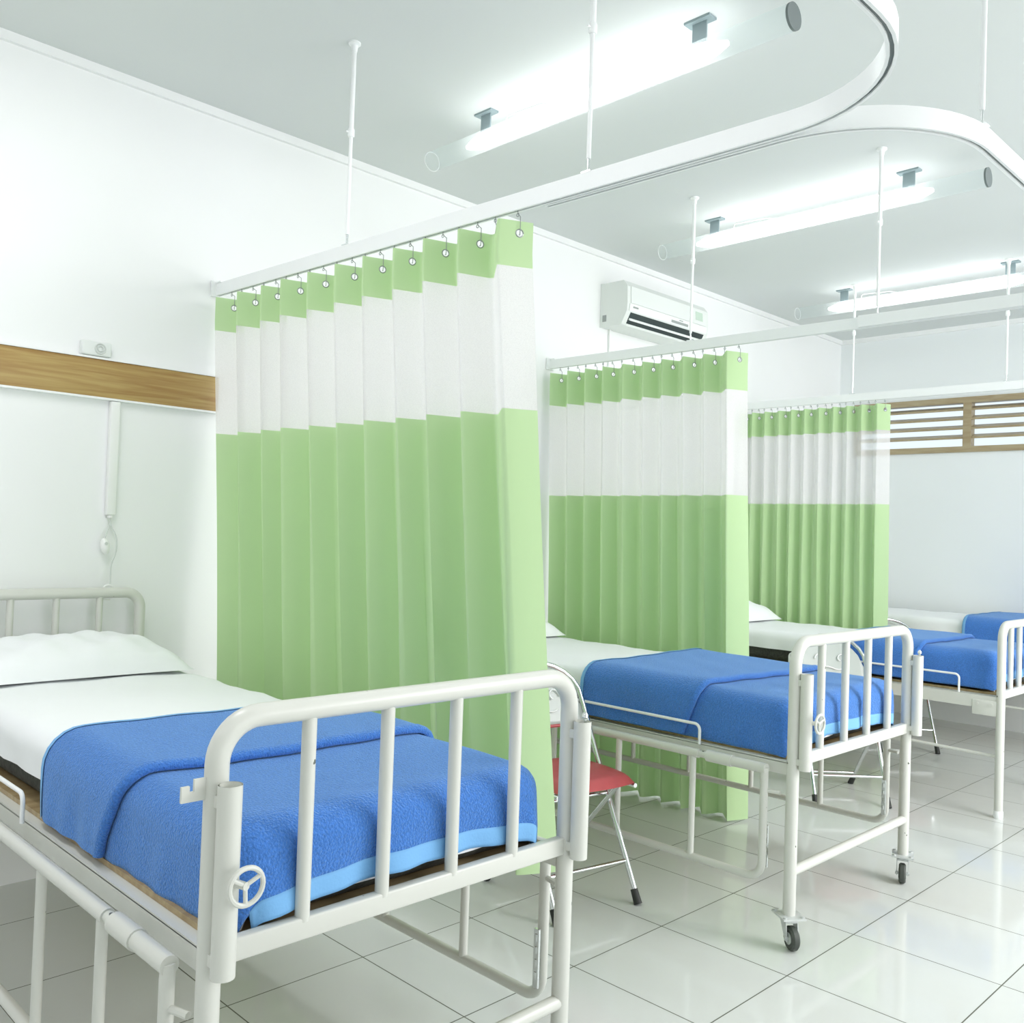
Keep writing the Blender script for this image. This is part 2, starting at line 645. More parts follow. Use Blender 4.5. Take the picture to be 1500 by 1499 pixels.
rod = make_rod()
rod.location = (.885, ty1(.885), ZT + .05)
rod['label'] = 'white ceiling rod holding the track above the nearest green curtain'
for x, y, lb in ((1.97, ty1(1.97), 'white ceiling rod crossing in front of the nearest glowing tube lamp'),
                 (.95, ty2(.95), 'white ceiling rod in front of the air conditioner'),
                 (1.90, ty2(1.90), 'white ceiling rod crossing in front of the middle glowing tube lamp'),
                 (.86, ty3(.86), 'white ceiling rod by the left end of the farthest lamp'),
                 (1.80, ty3(1.80), 'white ceiling rod above the louvred window, right of the farthest curtain'),
                 (2.865, 2.30, 'white ceiling rod on the curved track at the upper right')):
    dup(rod, (x, y, ZT + .05), lb)


# ------------------------------------------------------------------ curtains
def curtain(label, xa, xb, n, ycf, zt, z1, z2, z3, dy, dxf, seed, drift=0):
    """pleated curtain from xa to xb, n panels; zt header top, z1 header/net seam, z2 net/drape seam, z3 hem"""
    rnd = random.Random(seed)
    p = (xb - xa) / n
    root = thing('privacy_curtain', (xa, ycf(xa), 0), label, 'curtain', 'green privacy curtains between the beds')
    ox, oy = root.location.x, root.location.y
    F, B = [], []
    for i in range(n):
        x = xa + p * i + rnd.uniform(-.05, .05) * p
        yy = ycf(x)
        d = dy * rnd.uniform(.9, 1.12)
        F.append(Vector((x - ox, yy - d / 2 - oy, 0)))
        B.append(Vector((x + p * dxf - ox, yy + d / 2 - oy, 0)))
    raw = []
    for i in range(n):
        raw += [F[i], B[i]]
    raw[-1] = F[-1] + (B[-1] - F[-1]) * .98 + Vector((.012, 0, 0))
    # rounded plan line; panel straight parts get patch columns for the eyelet hole
    plan = []   # (point, tag)
    patch = []
    for i, q in enumerate(raw):
        if i in (0, len(raw) - 1):
            plan.append(q)
        else:
            rr = .010 if i % 2 == 0 else .018
            a = q + (raw[i - 1] - q).normalized() * rr
            b = q + (raw[i + 1] - q).normalized() * rr
            plan += arc(a, b, q, 5)
        if i % 2 == 0:
            A, Bq = q, raw[i + 1]
            L = (Bq - A).length
            u = (Bq - A).normalized()
            c = A + u * (L * .62)
            h = .0155
            plan += [c - u * h, c + u * h]
            patch.append((len(plan) - 2, c, u))
            if L > .08:
                plan.append(A + u * (L * .62 + h) + (Bq - A - u * (L * .62 + h)) * .25)
    NP = len(plan)
    ph = [rnd.uniform(0, 6.28) for _ in range(NP)]

    def pt(k, z, amp=0):
        q = plan[k]
        s = math.sin(k * .55 + z * 2.1 + ph[0]) * amp
        return (q.x + s * .6 + drift * max(0, zt - .1 - z), q.y + s, z)
    # header
    mb = MB()
    ze = zt - .036
    zrows = [z1, (z1 + ze - .0155) / 2, ze - .0155, ze + .0155, zt]
    pk = {k: (c, u) for k, c, u in patch}
    for r in range(4):
        za, zb = zrows[r], zrows[r + 1]
        for k in range(NP - 1):
            if r == 2 and k in pk:
                c, u = pk[k]
                R = .0105
                vs, m_ = [], 16
                for j in range(m_):
                    a = 2 * PI * (j + .5) / m_
                    ca, sa = math.cos(a), math.sin(a)
                    mxx = max(abs(ca), abs(sa))
                    vs.append((c.x + u.x * .0155 * ca / mxx, c.y + u.y * .0155 * ca / mxx, ze + .0155 * sa / mxx))
                for j in range(m_):
                    a = 2 * PI * (j + .5) / m_
                    vs.append((c.x + u.x * R * math.cos(a), c.y + u.y * R * math.cos(a), ze + R * math.sin(a)))
                for (sx, sz) in ((1, 1), (-1, 1), (-1, -1), (1, -1)):
                    vs.append((c.x + u.x * .0155 * sx, c.y + u.y * .0155 * sx, ze + .0155 * sz))
                fs = [(j, (j + 1) % m_, m_ + (j + 1) % m_, m_ + j) for j in range(m_)]
                # corners of the square patch
                for q4, j in ((0, 1), (1, 5), (2, 9), (3, 13)):
                    fs.append((j, 32 + q4, (j + 1) % m_))
                mb.add(vs, fs)
            else:
                mb.add([pt(k, za), pt(k + 1, za), pt(k + 1, zb), pt(k, zb)], [(0, 1, 2, 3)])
    me = mb.build('header_band', M['green'], root, 'green band with eyelets along the top', smooth=35, mods='sheet')
    import bmesh
    bm = bmesh.new()
    bm.from_mesh(me.data)
    bmesh.ops.remove_doubles(bm, verts=bm.verts, dist=.0002)
    bm.to_mesh(me.data)
    bm.free()
    me.data.set_sharp_from_angle(angle=math.radians(35))

    def band(za, zb, name, m_, lab, amp0, amp1, nz):
        rows = []
        for r in range(nz + 1):
            z = za + (zb - za) * r / nz
            amp = amp0 + (amp1 - amp0) * r / nz
            rows.append([pt(k, z, amp) for k in range(NP)])
        return MB().grid(rows).build(name, m_, root, lab, smooth=60, mods='sheet')
    band(z1, z2, 'net_band', M['net'], 'white see-through net band', 0, .002, 5)
    band(z2, z3, 'drape', M['green'], 'plain green lower cloth', .002, .007, 10)
    for k, c, u in patch:
        nn = Vector((u.y, -u.x, 0))
        pts = []
        for j in range(20):
            a = 2 * PI * j / 20
            pts.append(Vector((c.x, c.y, ze)) + u * (.0115 * math.cos(a)) + Vector((0, 0, .0115 * math.sin(a))))
        MB().tube(pts, .0018, 6, closed=True).build('eyelet', M['wire'], root)
        top = ZT + .004
        f = Vector((c.x, ycf(c.x + ox) - oy, 0)) * .0 + Vector((c.x, c.y, 0))
        ty = ycf(c.x + ox) - oy
        q = [Vector((c.x, ty, top)), Vector((c.x, ty, top - .012)), Vector((c.x, c.y, zt + .012)) + nn * .004,
             Vector((c.x, c.y, ze + .006)) + nn * .005, Vector((c.x, c.y, ze - .006)) + nn * .003, Vector((c.x, c.y, ze - .004)) - nn * .004]
        hk = MB().tube(q, .0013, 6)
        hk.ringtube((c.x, ty, top - .016), .005, .0012, 12, 6, 'y')
        hk.build('hook', M['wire'], root)
    for i in range(1, len(raw) - 1, 2):   # hooks of the return folds
        a, b = raw[i], raw[i + 1]
        c = a + (b - a) * .5
        ty = ycf(c.x + ox) - oy
        q = [Vector((c.x, ty, ZT + .004)), Vector((c.x, ty, ZT - .014)), Vector((c.x + .002, c.y, zt + .004)), Vector((c.x, c.y, zt - .02))]
        hk = MB().tube(q, .0013, 6)
        hk.ringtube((c.x, ty, ZT - .010), .005, .0012, 12, 6, 'y')
        hk.build('hook', M['wire'], root)
    return root


curtain('nearest and largest green pleated curtain with white net band, beside the first bed', .10, 1.835, 11, ty1, 2.252, 2.115, 1.69, .39, .112, .24, 3, .10)
curtain('middle green pleated curtain with white net band, behind the second bed', .06, 1.325, 10, ty2, 2.245, 2.06, 1.55, .012, .108, .30, 5, .035)
curtain('farthest and smallest green pleated curtain, beside the louvred window', .05, 1.145, 11, ty3, 2.25, 2.08, 1.60, .10, .085, .42, 9, .01)


# ------------------------------------------------------------------ beds
def drape_fn(x1, y0, y1, zt, r):
    """maps cloth coordinates (a across, b along) and outward offset h onto a rounded mattress"""
    arcl = r * PI / 2

    def f(a, b, h=0, wob=0, x0=None):
        ca = min(max(a, y0 + r), y1 - r)
        cb = min(b, x1 - r)
        if x0 is not None:
            cb = max(cb, x0 + r)
        da, db = a - ca, b - cb
        e = math.hypot(da, db)
        if e < 1e-9:
            return (cb, ca, zt + h)
        ux, uy = db / e, da / e
        if e < arcl:
            th = e / r
            out, z = (r + h) * math.sin(th), zt - r + (r + h) * math.cos(th)
        else:
            d = e - arcl
            out, z = r + h + wob * min(1, d / .08), zt - r - d
        return (cb + ux * out, ca + uy * out, z)
    return f


def sheetmesh(name, m_, parent, fn, A, Bv, h, label=None, wobf=None, thick=.0, x0=None, smooth=70, zmin=None, hf=None, bf=None):
    rows = []
    for b in Bv:
        row = []
        for a in A:
            wv = wobf(a, b) if wobf else 0
            hh = h + (hf(a, b) if hf else 0)
            p = fn(a, bf(a, b) if bf else b, hh, wv, x0)
            if zmin is not None and p[2] < zmin:
                p = (p[0], p[1], zmin + (p[2] - zmin) * .12)
            row.append(p)
        rows.append(row)
    o = MB().grid(rows).build(name, m_, parent, label, smooth=smooth, mods='sheet')
    if thick:
        s = o.modifiers.new('t', 'SOLIDIFY')
        s.thickness = thick
        s.offset = 1
    return o


def lin(a, b, n):
    return [a + (b - a) * i / n for i in range(n + 1)]


def caster(parent, x, y, rz, z_top=.105):
    m4 = Matrix.Translation((x, y, 0)) @ Matrix.Rotation(rz, 4, 'Z')

    def T(mb):
        mb.v = [tuple(m4 @ Vector(v)) for v in mb.v]
        return mb
    b = MB().box(-.045, .045, -.04, .04, z_top - .004, z_top + .002)
    for sx in (-.035, .035):
        for sy in (-.03, .03):
            b.lathe((sx, sy, z_top + .002), [(.006, 0), (.006, .005)], n=8)
    b.lathe((0, 0, z_top - .02), [(.02, 0), (.022, .016)], n=16)
    for s in (-1, 1):
        b.add([(-.018, s * .019, z_top - .016), (.022, s * .019, z_top - .016), (.032, s * .019, .030), (.018, s * .019, .030),
               (-.018, s * .022, z_top - .016), (.022, s * .022, z_top - .016), (.032, s * .022, .030), (.018, s * .022, .030)],
              [(0, 1, 2, 3), (7, 6, 5, 4), (0, 4, 5, 1), (1, 5, 6, 2), (2, 6, 7, 3), (3, 7, 4, 0)])
    b.box(-.018, .022, -.022, .022, z_top - .02, z_top - .014)
    b.tube([(.024, -.026, .0385), (.024, .026, .0385)], .006, 10)
    c = T(b).build('caster', M['zinc'], parent)
    wv = MB().lathe((.024, 0, .0385), [(.020, -.012), (.033, -.013), (.0385, -.007), (.0385, .007), (.033, .013), (.020, .012)], 'y', 28)
    wv.v = [tuple(m4 @ Vector(v)) for v in wv.v]
    wv.build('caster_wheel', M['tread'], c, 'black rubber wheel')
    hb = MB().lathe((.024, 0, .0385), [(.019, -.0145), (.019, .0145)], 'y', 20)
    hb.v = [tuple(m4 @ Vector(v)) for v in hb.v]
    hb.build('wheel_hub', M['grey'], c)


def bed(label, X1, Y0, W, stop=-.365, X0=.09, ztop=1.0, zhead=1.05, casters=True, style='guard', wheel=True, hook=False, wh=None, nbar=4):
    """X1 foot post centre, Y0 near post centre, W width between post centres. Local origin at (X1, Y0, 0)"""
    r = thing('hospital_bed', (X1, Y0, 0), label, 'bed', 'white enamelled tube frame hospital beds')
    L = X1 - X0
    E = M['enamel']
    R = .0205
    zb = .107 if casters else .03
    # foot frame: one bent tube with both legs
    MB().tube(bend([(0, 0, zb), (0, 0, ztop), (0, W, ztop), (0, W, zb)], .075, 10), R, 18).build('foot_frame', E, r)
    for i in range(nbar):
        y = W * (i + 1) / (nbar + 1) + (.0 if nbar > 3 else 0)
        MB().tube([(0, y, .62), (0, y, ztop - .01)], .0138, 14).build('bar', E, r)
    MB().box(-.012, .012, .012, W - .012, .588, .628, .004).build('lower_rail', E, r)
    if style == 'guard':
        MB().tube([(0, .01, .245), (0, W - .01, .245)], .0165, 14).build('cross_bar', E, r)
    # head frame
    wh = wh or W
    MB().tube(bend([(-L, 0, zb), (-L, 0, zhead), (-L, wh, zhead), (-L, wh, zb)], .06, 8), R, 16).build('head_frame', E, r)
    for i in range(4):
        y = wh * (i + 1) / 5
        MB().tube([(-L, y, .62), (-L, y, zhead - .01)], .0125, 12).build('bar', E, r)
    MB().box(-L - .012, -L + .012, .012, wh - .012, .588, .628, .004).build('lower_rail', E, r)
    # deck: two side angles, board
    for nm, ya, yb in (('side_rail', .012, .050), ('side_rail', W - .050, W - .012)):
        b = MB().box(-L + .012, -.012, ya, yb, .594, .600)
        yo = ya if ya < .1 else yb - .005
        b.box(-L + .012, -.012, yo, yo + .005, .555, .596)
        b.build(nm, M['enamel2'], r)
    MB().box(-L + .014, -.014, .038, W - .038, .6005, .612).build('deck_board', M['board'], r, 'plywood board under the mattress')
    if style == 'guard':
        for side, yy in (('near', -.030), ('far', W + .030)):
            s = -1 if side == 'near' else 1
            xe = -.075
            g = MB().tube([(-L + .10, yy, .572), (-.345, yy, .572)], .0155, 14)
            g.tube([(-.355, yy, .572), (-.30, yy, .572)], .012, 12)
            g.tube([(-.31, yy, .572), (-.21, yy, .572)], .0205, 16)
            g.tube([(-.215, yy, .572), (xe - .005, yy, .572)], .0175, 16)
            g.tube(bend([(xe - .012, yy, .575), (xe - .012, yy, .205), (-L + .11, yy, .205), (-L + .11, yy, .572)], .055, 7), .0135, 14)
            for k in range(4):
                xv = -.37 - .335 * k
                if xv > -L + .2:
                    g.tube([(xv, yy, .205), (xv, yy, .572)], .0115, 12)
            g.tube([(xe - .012, yy, .50), (xe + .04, yy * .5 + (0 if s < 0 else W * .5), .50)], .007, 8)
            g.build('side_guard', E, r, 'lowered side guard of bent tube')
            hg = MB()
            ih = yy - s * .018
            for z in (.36, .33, .30, .27):
                hg.tube([(xe - .012, ih, z - .008), (xe - .012, ih, z + .008)], .008, 8)
            hg.box(xe - .020, xe - .004, min(ih, ih - s * .006), max(ih, ih - s * .006), .24, .38)
            hg.build('latch', M['chrome'], r)
        # mattress stop rods on the near and far edge
        for yy in (-.001, W + .001):
            MB().tube(bend([(stop, yy, .598), (stop, yy, .668), (stop - .885, yy, .668), (stop - .885, yy, .598)], .022, 6), .0055, 10).build('mattress_stop', M['track'], r)
        # sockets outside the foot posts
        for yy in (.004, W + .002):
            b = MB().tube([(.040, yy, .585), (.040, yy, .900)], .0205, 18, cap=False)
            b.tube([(.040, yy, .585), (.040, yy, .8995)], .0175, 18, cap=False)
            b.box(-.0, .040, yy - .016, yy + .016, .60, .62).box(0, .040, yy - .016, yy + .016, .86, .88)
            b.tube([(.04, yy, .587), (.04, yy, .889)], .0178, 16)
            b.build('socket', E, r)
        MB().lathe((.045, W + .004, .90), [(.004, -.03), (.004, .006), (.0075, .009), (.0075, .016), (.003, .022)], n=10).build('pin', M['chrome'], r)
    else:
        for yy in (-.012, W + .007):
            b = MB().box(-L + .01, -.01, yy, yy + .006, .535, .598)
            b.build('side_panel', M['enamel2'], r)
            b = MB().box(-.13, -.015, yy - .004, yy + .010, .50, .575, .003)
            b.lathe((-.04, yy - .004, .555), [(.010, -.003), (.010, .001)], 'y', 14).lathe((-.105, yy - .004, .555), [(.006, -.003), (.006, .001)], 'y', 12)
            b.build('corner_plate', M['enamel2'], r)
        MB().tube([(-L, .01, .33), (0, .01, .30)], .008, 8).build('brace', E, r)
        for yy in (-.001, W + .001):
            MB().tube(bend([(-.20, yy, .598), (-.20, yy, .688), (-1.15, yy, .688), (-1.15, yy, .598)], .022, 6), .0055, 10).build('mattress_stop', M['track'], r)
    if wheel:
        b = MB().ringtube((.082, .017, .742), .030, .0045, 28, 8, 'x')
        for k in range(3):
            a = 2 * PI * k / 3 + .5
            b.tube([(.078, .017, .742), (.082, .017 + .029 * math.cos(a), .742 + .029 * math.sin(a))], .0038, 8)
        b.tube([(.052, .010, .742), (.082, .017, .742)], .007, 10)
        b.build('hand_wheel', E, r, 'small three-spoke locking wheel')
    if hook:
        b = MB()
        out = [(-.005, .012), (-.028, .012), (-.028, -.008), (-.036, -.008), (-.036, .002), (-.050, .002), (-.050, -.024), (-.005, -.024)]
        n = len(out)
        vs = [(x, y - .012, .895 + z) for x in (-.003, .003) for (y, z) in out]
        b.add(vs, [tuple(range(n)), tuple(range(2 * n - 1, n - 1, -1))] + [(k, (k + 1) % n, n + (k + 1) % n, n + k) for k in range(n)])
        b.build('hook_plate', E, r)
    if casters:
        for (x, y, a) in ((0, 0, -.6), (0, W, -1.2), (-L, 0, .4), (-L, wh, 1.0)):
            caster(r, x, y, a)
    else:
        for (x, y) in ((0, 0), (0, W), (-L, 0), (-L, wh)):
            MB().lathe((x, y, 0), [(.020, 0), (.022, .004), (.022, .035), (.0185, .045)], n=18).build('foot_cap', M['track'], r)
    return r


def bedding(which, xf, ya, yb, xh=.14, zt=.785, z0=.615, bx0=.97, fold=1.50, drop=.165, footdrop=.112, seed=1, pil=(.10, .44), r=.045, labels=None, nopil=False):
    rnd = random.Random(seed)
    # mattress
    mt = thing('mattress', (xf, (ya + yb) / 2, z0), labels[0], 'mattress', 'mattresses under white sheets')
    ox, oy, oz = mt.location
    MB().rbox(xh - ox + .01, -.001, ya - oy + .016, yb - oy - .016, 0, zt - z0 - .014, .038).build('ticking', M['mattress'], mt, 'dark speckled mattress cover')
    zl = zt - z0
    fn = drape_fn(0, ya - oy + .004, yb - oy - .004, zl, r)
    Wd = (yb - ya) / 2
    A = lin(-Wd - .085, -Wd + .06, 10)[:-1] + lin(-Wd + .06, Wd - .06, 22) + lin(Wd - .06, Wd + .085, 10)[1:]
    Bv = lin(xh - ox - .06, xh - ox + .08, 8)[:-1] + lin(xh - ox + .08, -.07, 44) + lin(-.07, .125, 13)[1:]
    p1, p2 = rnd.uniform(0, 6), rnd.uniform(0, 6)

    def hf(a, b):
        return .0025 * math.sin(b * 17 + p1 + a * 5) * math.sin(a * 13 + p2) + .0015 * math.sin(b * 41 + a * 20)

    def wf(a, b):
        return .004 * math.sin(b * 30 + p1) + .003 * math.sin(a * 26 + p2)
    sheetmesh('sheet', M['sheet'], mt, fn, A, Bv, .001, 'white bed sheet', wf, .0, x0=xh - ox, hf=hf)
    # pillow
    if not nopil:
        px0, px1 = pil
        cy = (ya + yb) / 2
        po = thing('pillow', ((px0 + px1) / 2, cy, zt), labels[1], 'pillow', 'white pillows at the head of the beds')
        hx, hy, T = (px1 - px0) / 2 + .02, (yb - ya) / 2 - .02, .125
        top, bot = [], []
        n1, n2 = 26, 40
        for i in range(n1 + 1):
            u = -1 + 2 * i / n1
            rt_, rb = [], []
            for j in range(n2 + 1):
                v = -1 + 2 * j / n2
                pin = 1 - .10 * (1 - abs(v) ** 2) * abs(u) ** 3
                pin2 = 1 - .05 * (1 - abs(u) ** 2) * abs(v) ** 3
                e = max(0, (1 - abs(u) ** 2.6)) ** .55 * max(0, (1 - abs(v) ** 3.2)) ** .6
                wr = .006 * math.sin(7 * u + 9 * v + p1) * e + .004 * math.sin(17 * v - 5 * u + p2) * e
                x, y = hx * u * pin, hy * v * pin2
                tilt = .022 * (1 - u) * .5
                rt_.append((x, y, .012 + tilt * 1 + T * e * .9 + wr))
                rb.append((x, y, .012 + tilt * (1 - e) - .009 * e))
            top.append(rt_)
            bot.append(rb)
        b = MB().grid(top).grid(bot, True)
        pc = b.build('pillowcase', M['sheet'], po, smooth=80, mods='sheet')
    # blanket
    bl = thing('blanket', (xf, (ya + yb) / 2, zt), labels[2], 'blanket', 'blue fleece blankets on the beds')
    oz = zt
    fn = drape_fn(.012, ya - oy - .004, yb - oy + .004, .010, .058)
    Wd = (yb - ya) / 2 + .004
    Wd0 = Wd
    x0 = bx0 - ox
    xfold = fold - ox
    fr = drop
    A = lin(-Wd - fr, -Wd + .08, 16)[:-1] + lin(-Wd + .08, Wd - .08, 26) + lin(Wd - .08, Wd + fr, 16)[1:]
    Bv = lin(x0 + .012, -.09, 26)[:-1] + lin(-.09, footdrop - .018, 18)

    def wob(a, b):
        t = a * 9 if abs(a) < Wd else b * 11
        k = .45 if abs(a) > Wd else 1
        return k * (.006 * math.sin(t * 2.2 + p1) + .005 * math.sin(t * 5.1 + p2) + .004)

    def hf2(a, b):
        puff = .004 * math.sin(a * 7 + p2) * math.sin(b * 6 + p1)
        return puff + .0012 * math.sin(a * 31 + b * 17)
    zmn = -.175

    def bf(a, b):
        return b + .026 * min(1, abs(a / Wd)) ** 2.2 * min(1, max(0, b + .02) / .1)
    sheetmesh('lower_layer', M['blue'], bl, fn, A, Bv, .004, None, wob, .006, zmin=zmn, hf=hf2, bf=bf)
    # binding along the foot hem
    Bh = lin(footdrop - .022, footdrop + .018, 5)
    Ah = lin(-Wd - .01, Wd + .01, 44)
    sheetmesh('binding', M['lblue'], bl, fn, Ah, Bh, .005, 'light blue satin binding on the foot hem', wob, .0065, zmin=zmn, hf=hf2, bf=bf)
    # turned-back flap: doubled layer ending in a rounded fold
    rows = []
    Af = lin(-Wd - fr + .012, -Wd + .08, 14)[:-1] + lin(-Wd + .08, Wd - .08, 26) + lin(Wd - .08, Wd + fr - .012, 14)[1:]

    def edge(a):   # fold line swings a little towards the head as it drops over the side
        e = max(0, abs(a) - Wd + .02)
        return xfold + .012 * math.sin(a * 6 + p1) - .35 * e + .02 * (a / Wd)
    bs = [('e', 0, .005), ('e', 0, .015), ('e', .004, .022), ('e', .012, .026)] + [('t', t, .026) for t in lin(.03, .985, 26)] + \
         [('e', -.014, .028), ('e', -.005, .027), ('e', .002, .022), ('e', .005, .016), ('e', .004, .011), ('e', 0, .007)]
    for i, (kd, t, h) in enumerate(bs):
        row = []
        for a in Af:
            xe = edge(a)
            if kd == 't':
                b = x0 + (xe - x0) * t
            elif i < 5:
                b = x0 + t
            else:
                b = xe + t
            row.append(fn(a, b, h + hf2(a, b), wob(a, b)))
        rows.append(row)
    sheetmesh_rows = MB().grid(rows)
    fl = sheetmesh_rows.build('turned_back_flap', M['blue'], bl, 'turned back upper layer of the blanket', smooth=70, mods='sheet')
    Bt = [x0 - .006, x0 - .006, x0 + .002, x0 + .016]
    hs = [.006, .022, .0285, .0285]
    rows = [[fn(a, b, h + hf2(a, b), wob(a, b)) for a in Af] for b, h in zip(Bt, hs)]
    MB().grid(rows).build('binding', M['lblue'], bl, 'light blue binding at the head edge', smooth=70, mods='sheet')
    return mt, bl


bed('nearest hospital bed, its white tubular footboard filling the lower left', 2.20, .765, .888, stop=-.94, X0=.06, hook=True, wh=.775)
bedding(1, 2.165, .82, 1.60, xh=.10, bx0=1.30, fold=1.755, seed=3, pil=(.10, .44),
        labels=('mattress on the nearest bed, white sheet over dark speckled cover',
                'white pillow on the nearest bed at the left edge of the photo',
                'blue fleece blanket folded over the nearest bed, light blue hem behind the bars'))
bed('second hospital bed with casters, standing in front of the middle green curtain', 2.13, 2.86, .91, X0=.09)
bedding(2, 2.09, 2.90, 3.735, xh=.13, bx0=1.19, fold=1.775, seed=8, pil=(.08, .33),
        labels=('mattress on the second bed, in front of the middle curtain, under white sheet',
                'white pillow on the second bed, its end just showing past the nearest curtain',
                'blue fleece blanket on the second bed in the middle, in front of the middle curtain'))
bed('third hospital bed with plain feet, beside the farthest green curtain', 2.09, 5.02, .80, X0=.09, ztop=.955, casters=False, style='plain', wheel=False, nbar=5)
bedding(3, 2.05, 5.06, 5.78, xh=.13, zt=.80, bx0=1.22, fold=1.70, seed=12, pil=(.12, .46),
        labels=('mattress on the third bed, white rumpled sheet right of the middle curtain',
                'white pillow on the third bed, right of the middle curtain',
                'blue fleece blanket on the third bed, behind the second bed footboard'))
bed('farthest hospital bed, against the far wall under the louvred window', 2.35, 6.62, .80, X0=.09, ztop=.955, casters=False, style='plain', wheel=False, nbar=5)
bedding(4, 2.31, 6.66, 7.38, xh=.13, zt=.845, bx0=1.34, fold=1.95, seed=15, nopil=True,
        labels=('mattress on the farthest bed along the far wall, white sheet', '',
                'blue fleece blanket on the farthest bed at the right edge of the photo'))


# ------------------------------------------------------------------ folding chairs
def make_chair():
    r = thing('folding_chair', (0, 0, 0), '', 'chair', 'red seated folding chairs between the beds')
    w2 = .185
    C = M['chrome']
    def fx(z): return .22 - .47 * z / .88
    pts = [(fx(.02), -w2, .02), (fx(.66), -w2, .66)]
    for k in range(13):
        a = PI * k / 12
        pts.append((fx(.67 + .155 * math.sin(a)), -w2 * math.cos(a) ** 1 if 1 else 0, .67 + .155 * math.sin(a) ** .8))
    pts += [(fx(.66), w2, .66), (fx(.02), w2, .02)]
    MB().tube(pts, .0105, 12).build('back_frame', C, r)
    b = MB()
    for s in (-1, 1):
        b.tube([(.13, s * (w2 - .022), .43), (-.25, s * (w2 - .022), .02)], .0095, 12)
    b.tube([(-.20, -w2 + .022, .075), (-.20, w2 - .022, .075)], .0075, 10)
    b.build('rear_frame', C, r)
    for zz in (.14, .36):
        MB().tube([(fx(zz), -w2, zz), (fx(zz), w2, zz)], .0075, 10).build('stretcher', C, r)
    b = MB()
    for s in (-1, 1):
        b.tube([(-.16, s * (w2 - .008), .418), (.19, s * (w2 - .008), .425)], .0085, 10)
    b.build('seat_support', C, r)
    # seat cushion
    top, bot = [], []
    for i in range(17):
        u = -1 + i / 8
        a_, b_ = [], []
        for j in range(17):
            v = -1 + j / 8
            # rounded square outline
            kx = u * math.sqrt(1 - .22 * v * v)
            ky = v * math.sqrt(1 - .22 * u * u)
            e = max(0, (1 - u ** 6) * (1 - v ** 6)) ** .35
            a_.append((.02 + .195 * kx, (.190 + .004 * u) * ky, .436 + .034 * e))
            b_.append((.02 + .195 * kx, (.190 + .004 * u) * ky, .436 - .006 * e))
        top.append(a_)
        bot.append(b_)
    MB().grid(top).grid(bot, True).build('seat', M['red'], r, 'red vinyl seat cushion', smooth=60, mods='sheet')
    # back panel: arched grey plate with an embossed scroll and a red lower edge
    rows = []
    for i in range(13):
        t = i / 12
        rows.append([])
        for k in range(17):
            v = -1 + k / 8
            zt_ = .662 + .14 * max(0, 1 - abs(v) ** 2.2) ** .6
            z = .60 + (zt_ - .60) * t
            rows[-1].append((fx(z) - .016 * (1 - v * v), v * (w2 - .012), z))
    bp = MB().grid(rows).build('backrest', M['grey'], r, 'grey arched backrest plate', smooth=60, mods='sheet')
    s = bp.modifiers.new('t', 'SOLIDIFY')
    s.thickness = .008
    b = MB()
    for sgn in (-1, 1):
        pts = []
        for k in range(26):
            a = k / 25 * 4.2
            rr = .034 * (1 - k / 32)
            y, z = sgn * (.055 + rr * math.cos(a)), .70 + rr * math.sin(a)
            pts.append((fx(z) - .016 * (1 - (y / w2) ** 2) + .009, y, z))
        b.tube(pts, .003, 8)
    b.tube([(fx(.655) - .005, -.06 + .12 * k / 6, .655 + .008 * math.sin(k)) for k in range(7)], .003, 8)
    b.build('scroll_ornament', M['track'], bp)
    MB().tube([(fx(.597) - .016 * (1 - (v / 8) ** 2), v / 8 * (w2 - .010), .597) for v in range(-8, 9)], .006, 8).build('lower_edge', M['red'], r, 'dark red lower edge of the backrest')
    for (x, y) in ((fx(.02), -w2), (fx(.02), w2), (-.25, -w2 + .022), (-.25, w2 - .022)):
        d = .47 / .88 if x > 0 else -.38 / .41
        MB().tube([(x + d * .012, y, .003), (x - d * .035, y, .05)], .015, 12, radii=[.0155, .0135]).build('foot_tip', M['rubber'], r, 'black rubber tip')
    return r


ch = make_chair()
ch.location = (1.35, 2.61, 0)
ch.rotation_euler = (0, 0, math.radians(-10))
ch['label'] = 'folding chair with red seat between the nearest bed and the second bed'
dup(ch, (1.38, 4.76, 0), 'folding chair behind the bars of the second bed footboard, by the third bed', math.radians(-45))
dup(ch, (1.06, 6.26, 0), 'folding chair between the third bed and the farthest bed', math.radians(-45))


# ------------------------------------------------------------------ air conditioner
ac = thing('air_conditioner', (0.001, 4.32, 2.60), 'white wall air conditioner with dark outlet, high on the wall above middle curtain', 'air conditioner')
AL, AH, AD = .85, .265, .205
prof = [(0, 0), (.165, .0), (.205, .075), (.210, .12), (.205, .225), (.175, .262), (0, AH)]
n = len(prof)
vs = [(x, y, z) for y in (0, AL) for (x, z) in prof]
MB().add(vs, [tuple(range(n)), tuple(range(2 * n - 1, n - 1, -1))] + [(k, n + k, n + (k + 1) % n, (k + 1) % n) for k in range(n)]).build('casing', M['acbody'], ac, smooth=30)


def on_front(y0, y1, x0, z0, x1, z1, t, name, m_, lab=None):
    """thin slab lying along the line (x0,z0)-(x1,z1) in section"""
    d = Vector((x1 - x0, 0, z1 - z0)).normalized()
    nn = Vector((-d.z, 0, d.x)) * -t
    vs = []
    for y in (y0, y1):
        for q in ((x0, z0), (x1, z1)):
            vs.append((q[0], y, q[1]))
            vs.append((q[0] + nn.x, y, q[1] + nn.z))
    MB().add(vs, [(0, 1, 3, 2), (4, 6, 7, 5), (0, 4, 5, 1), (2, 3, 7, 6), (0, 2, 6, 4), (1, 5, 7, 3)]).build(name, m_, ac, lab, smooth=0)


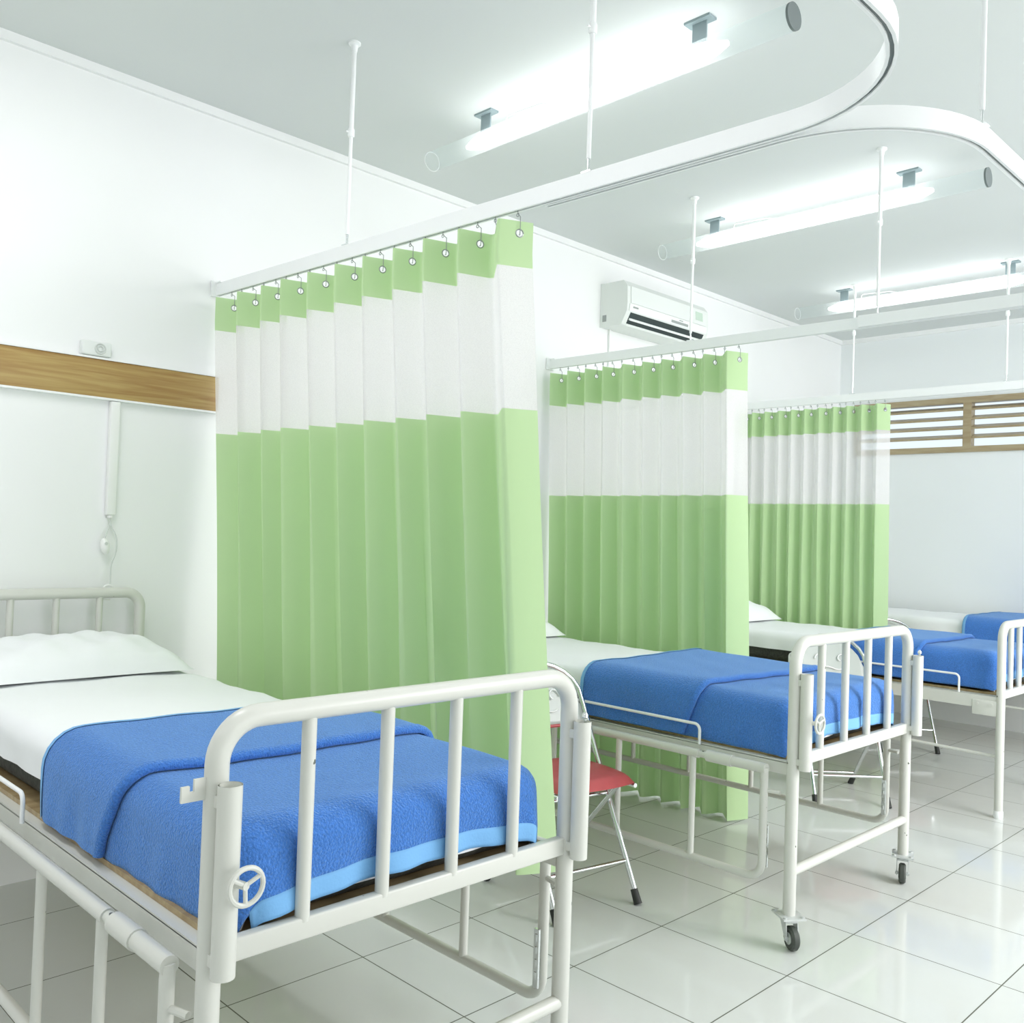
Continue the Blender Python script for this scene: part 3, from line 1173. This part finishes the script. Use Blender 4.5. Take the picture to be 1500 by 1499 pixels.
on_front(.03, AL - .03, .211, .125, .206, .225, .004, 'front_panel', M['acbody'])
on_front(.02, AL - .02, .206, .078, .211, .120, .004, 'lower_fascia', M['acwhite'])
on_front(.04, AL - .04, .170, .010, .203, .072, .002, 'outlet', M['dark'], 'dark air outlet')
on_front(.045, AL - .045, .184, .030, .190, .041, .012, 'vane', M['acwhite'])
on_front(.05, AL - .05, .160, .0, .168, .008, .004, 'vane', M['acwhite'])
on_front(.05, .10, .2135, .098, .2150, .108, .001, 'badge', M['mark'], 'small grey maker mark')
on_front(.44, .62, .2125, .086, .2135, .102, .001, 'display', M['mark'], 'grey display strip')
on_front(.52, .56, .2145, .108, .2155, .114, .001, 'badge', M['mark'])
on_front(.70, .78, .215, .15, .211, .205, .001, 'sticker', M['sticker'], 'pale green energy sticker')
MB().box(.02, .05, -.001, .002, .03, .07).build('badge', M['mark'], ac)
tag(MB().box(.002, .016, 4.40, 4.415, 2.2, 2.60).build('cable_conduit', M['wall']), 'thin white conduit running down the wall below the air conditioner', 'conduit')

# ------------------------------------------------------------------ wall items by the nearest bed
tag(MB().rbox(.001, .026, 1.41, 1.446, 1.345, 1.784, .004).build('cable_trunking', M['plastic']), 'white vertical cable trunking on the wall under the wooden plank', 'trunking')
cs = thing('call_switch', (.014, 1.428, 1.344), 'white patient call switch hanging on grey cord over the headboard', 'switch')
MB().lathe((0, 0, 0), [(.006, -.012), (.011, -.008), (.011, 0)], n=14).build('cord_outlet', M['plastic'], cs)
MB().tube(bend([(0, 0, -.008), (0, 0, -.035), (.015, .024, -.08), (.02, .022, -.14), (.022, .002, -.19), (.030, .0, -.262)], .02), .0028, 8).build('cord', M['cord'], cs, 'grey looping cord')
MB().tube([(0, 0, -.035), (.01, -.012, -.06), (.016, -.024, -.092)], .0028, 8).build('cord', M['cord'], cs)
b = MB()
pts = [(.016, -.026 + .012 * t, -.088 - .060 * t) for t in lin(0, 1, 8)]
b.tube(pts, .01, 14, radii=[.006, .012, .0155, .017, .0175, .017, .016, .012, .005])
b.build('push_button_handle', M['plastic'], cs)
MB().lathe((.031, -.022, -.108), [(.006, 0), (.006, .003)], 'x', 12).build('button', M['cord'], cs)
b = MB().ringtube((.0, .0, 0), .022, .0045, 18, 8, 'x')
b.tube([(0, -.014, -.018), (0, -.018, -.032), (.0, .01, -.034)], .0035, 8)
cl = b.build('rail_clip', M['plastic'])
cl.location = (.052, 1.418, 1.056)
tag(cl, 'white clip holding the call switch cord on the nearest headboard rail', 'clip')
so = thing('wall_socket', (.001, 1.345, 1.948), 'small cream wall socket above the wooden plank at the left', 'socket')
MB().rbox(0, .03, -.055, .055, 0, .055, .006).build('housing', M['acbody'], so)
b = MB().ringtube((.031, .012, .028), .019, .003, 20, 6, 'x').ringtube((.031, .012, .028), .010, .003, 16, 6, 'x')
b.build('socket_rings', M['cord'], so)
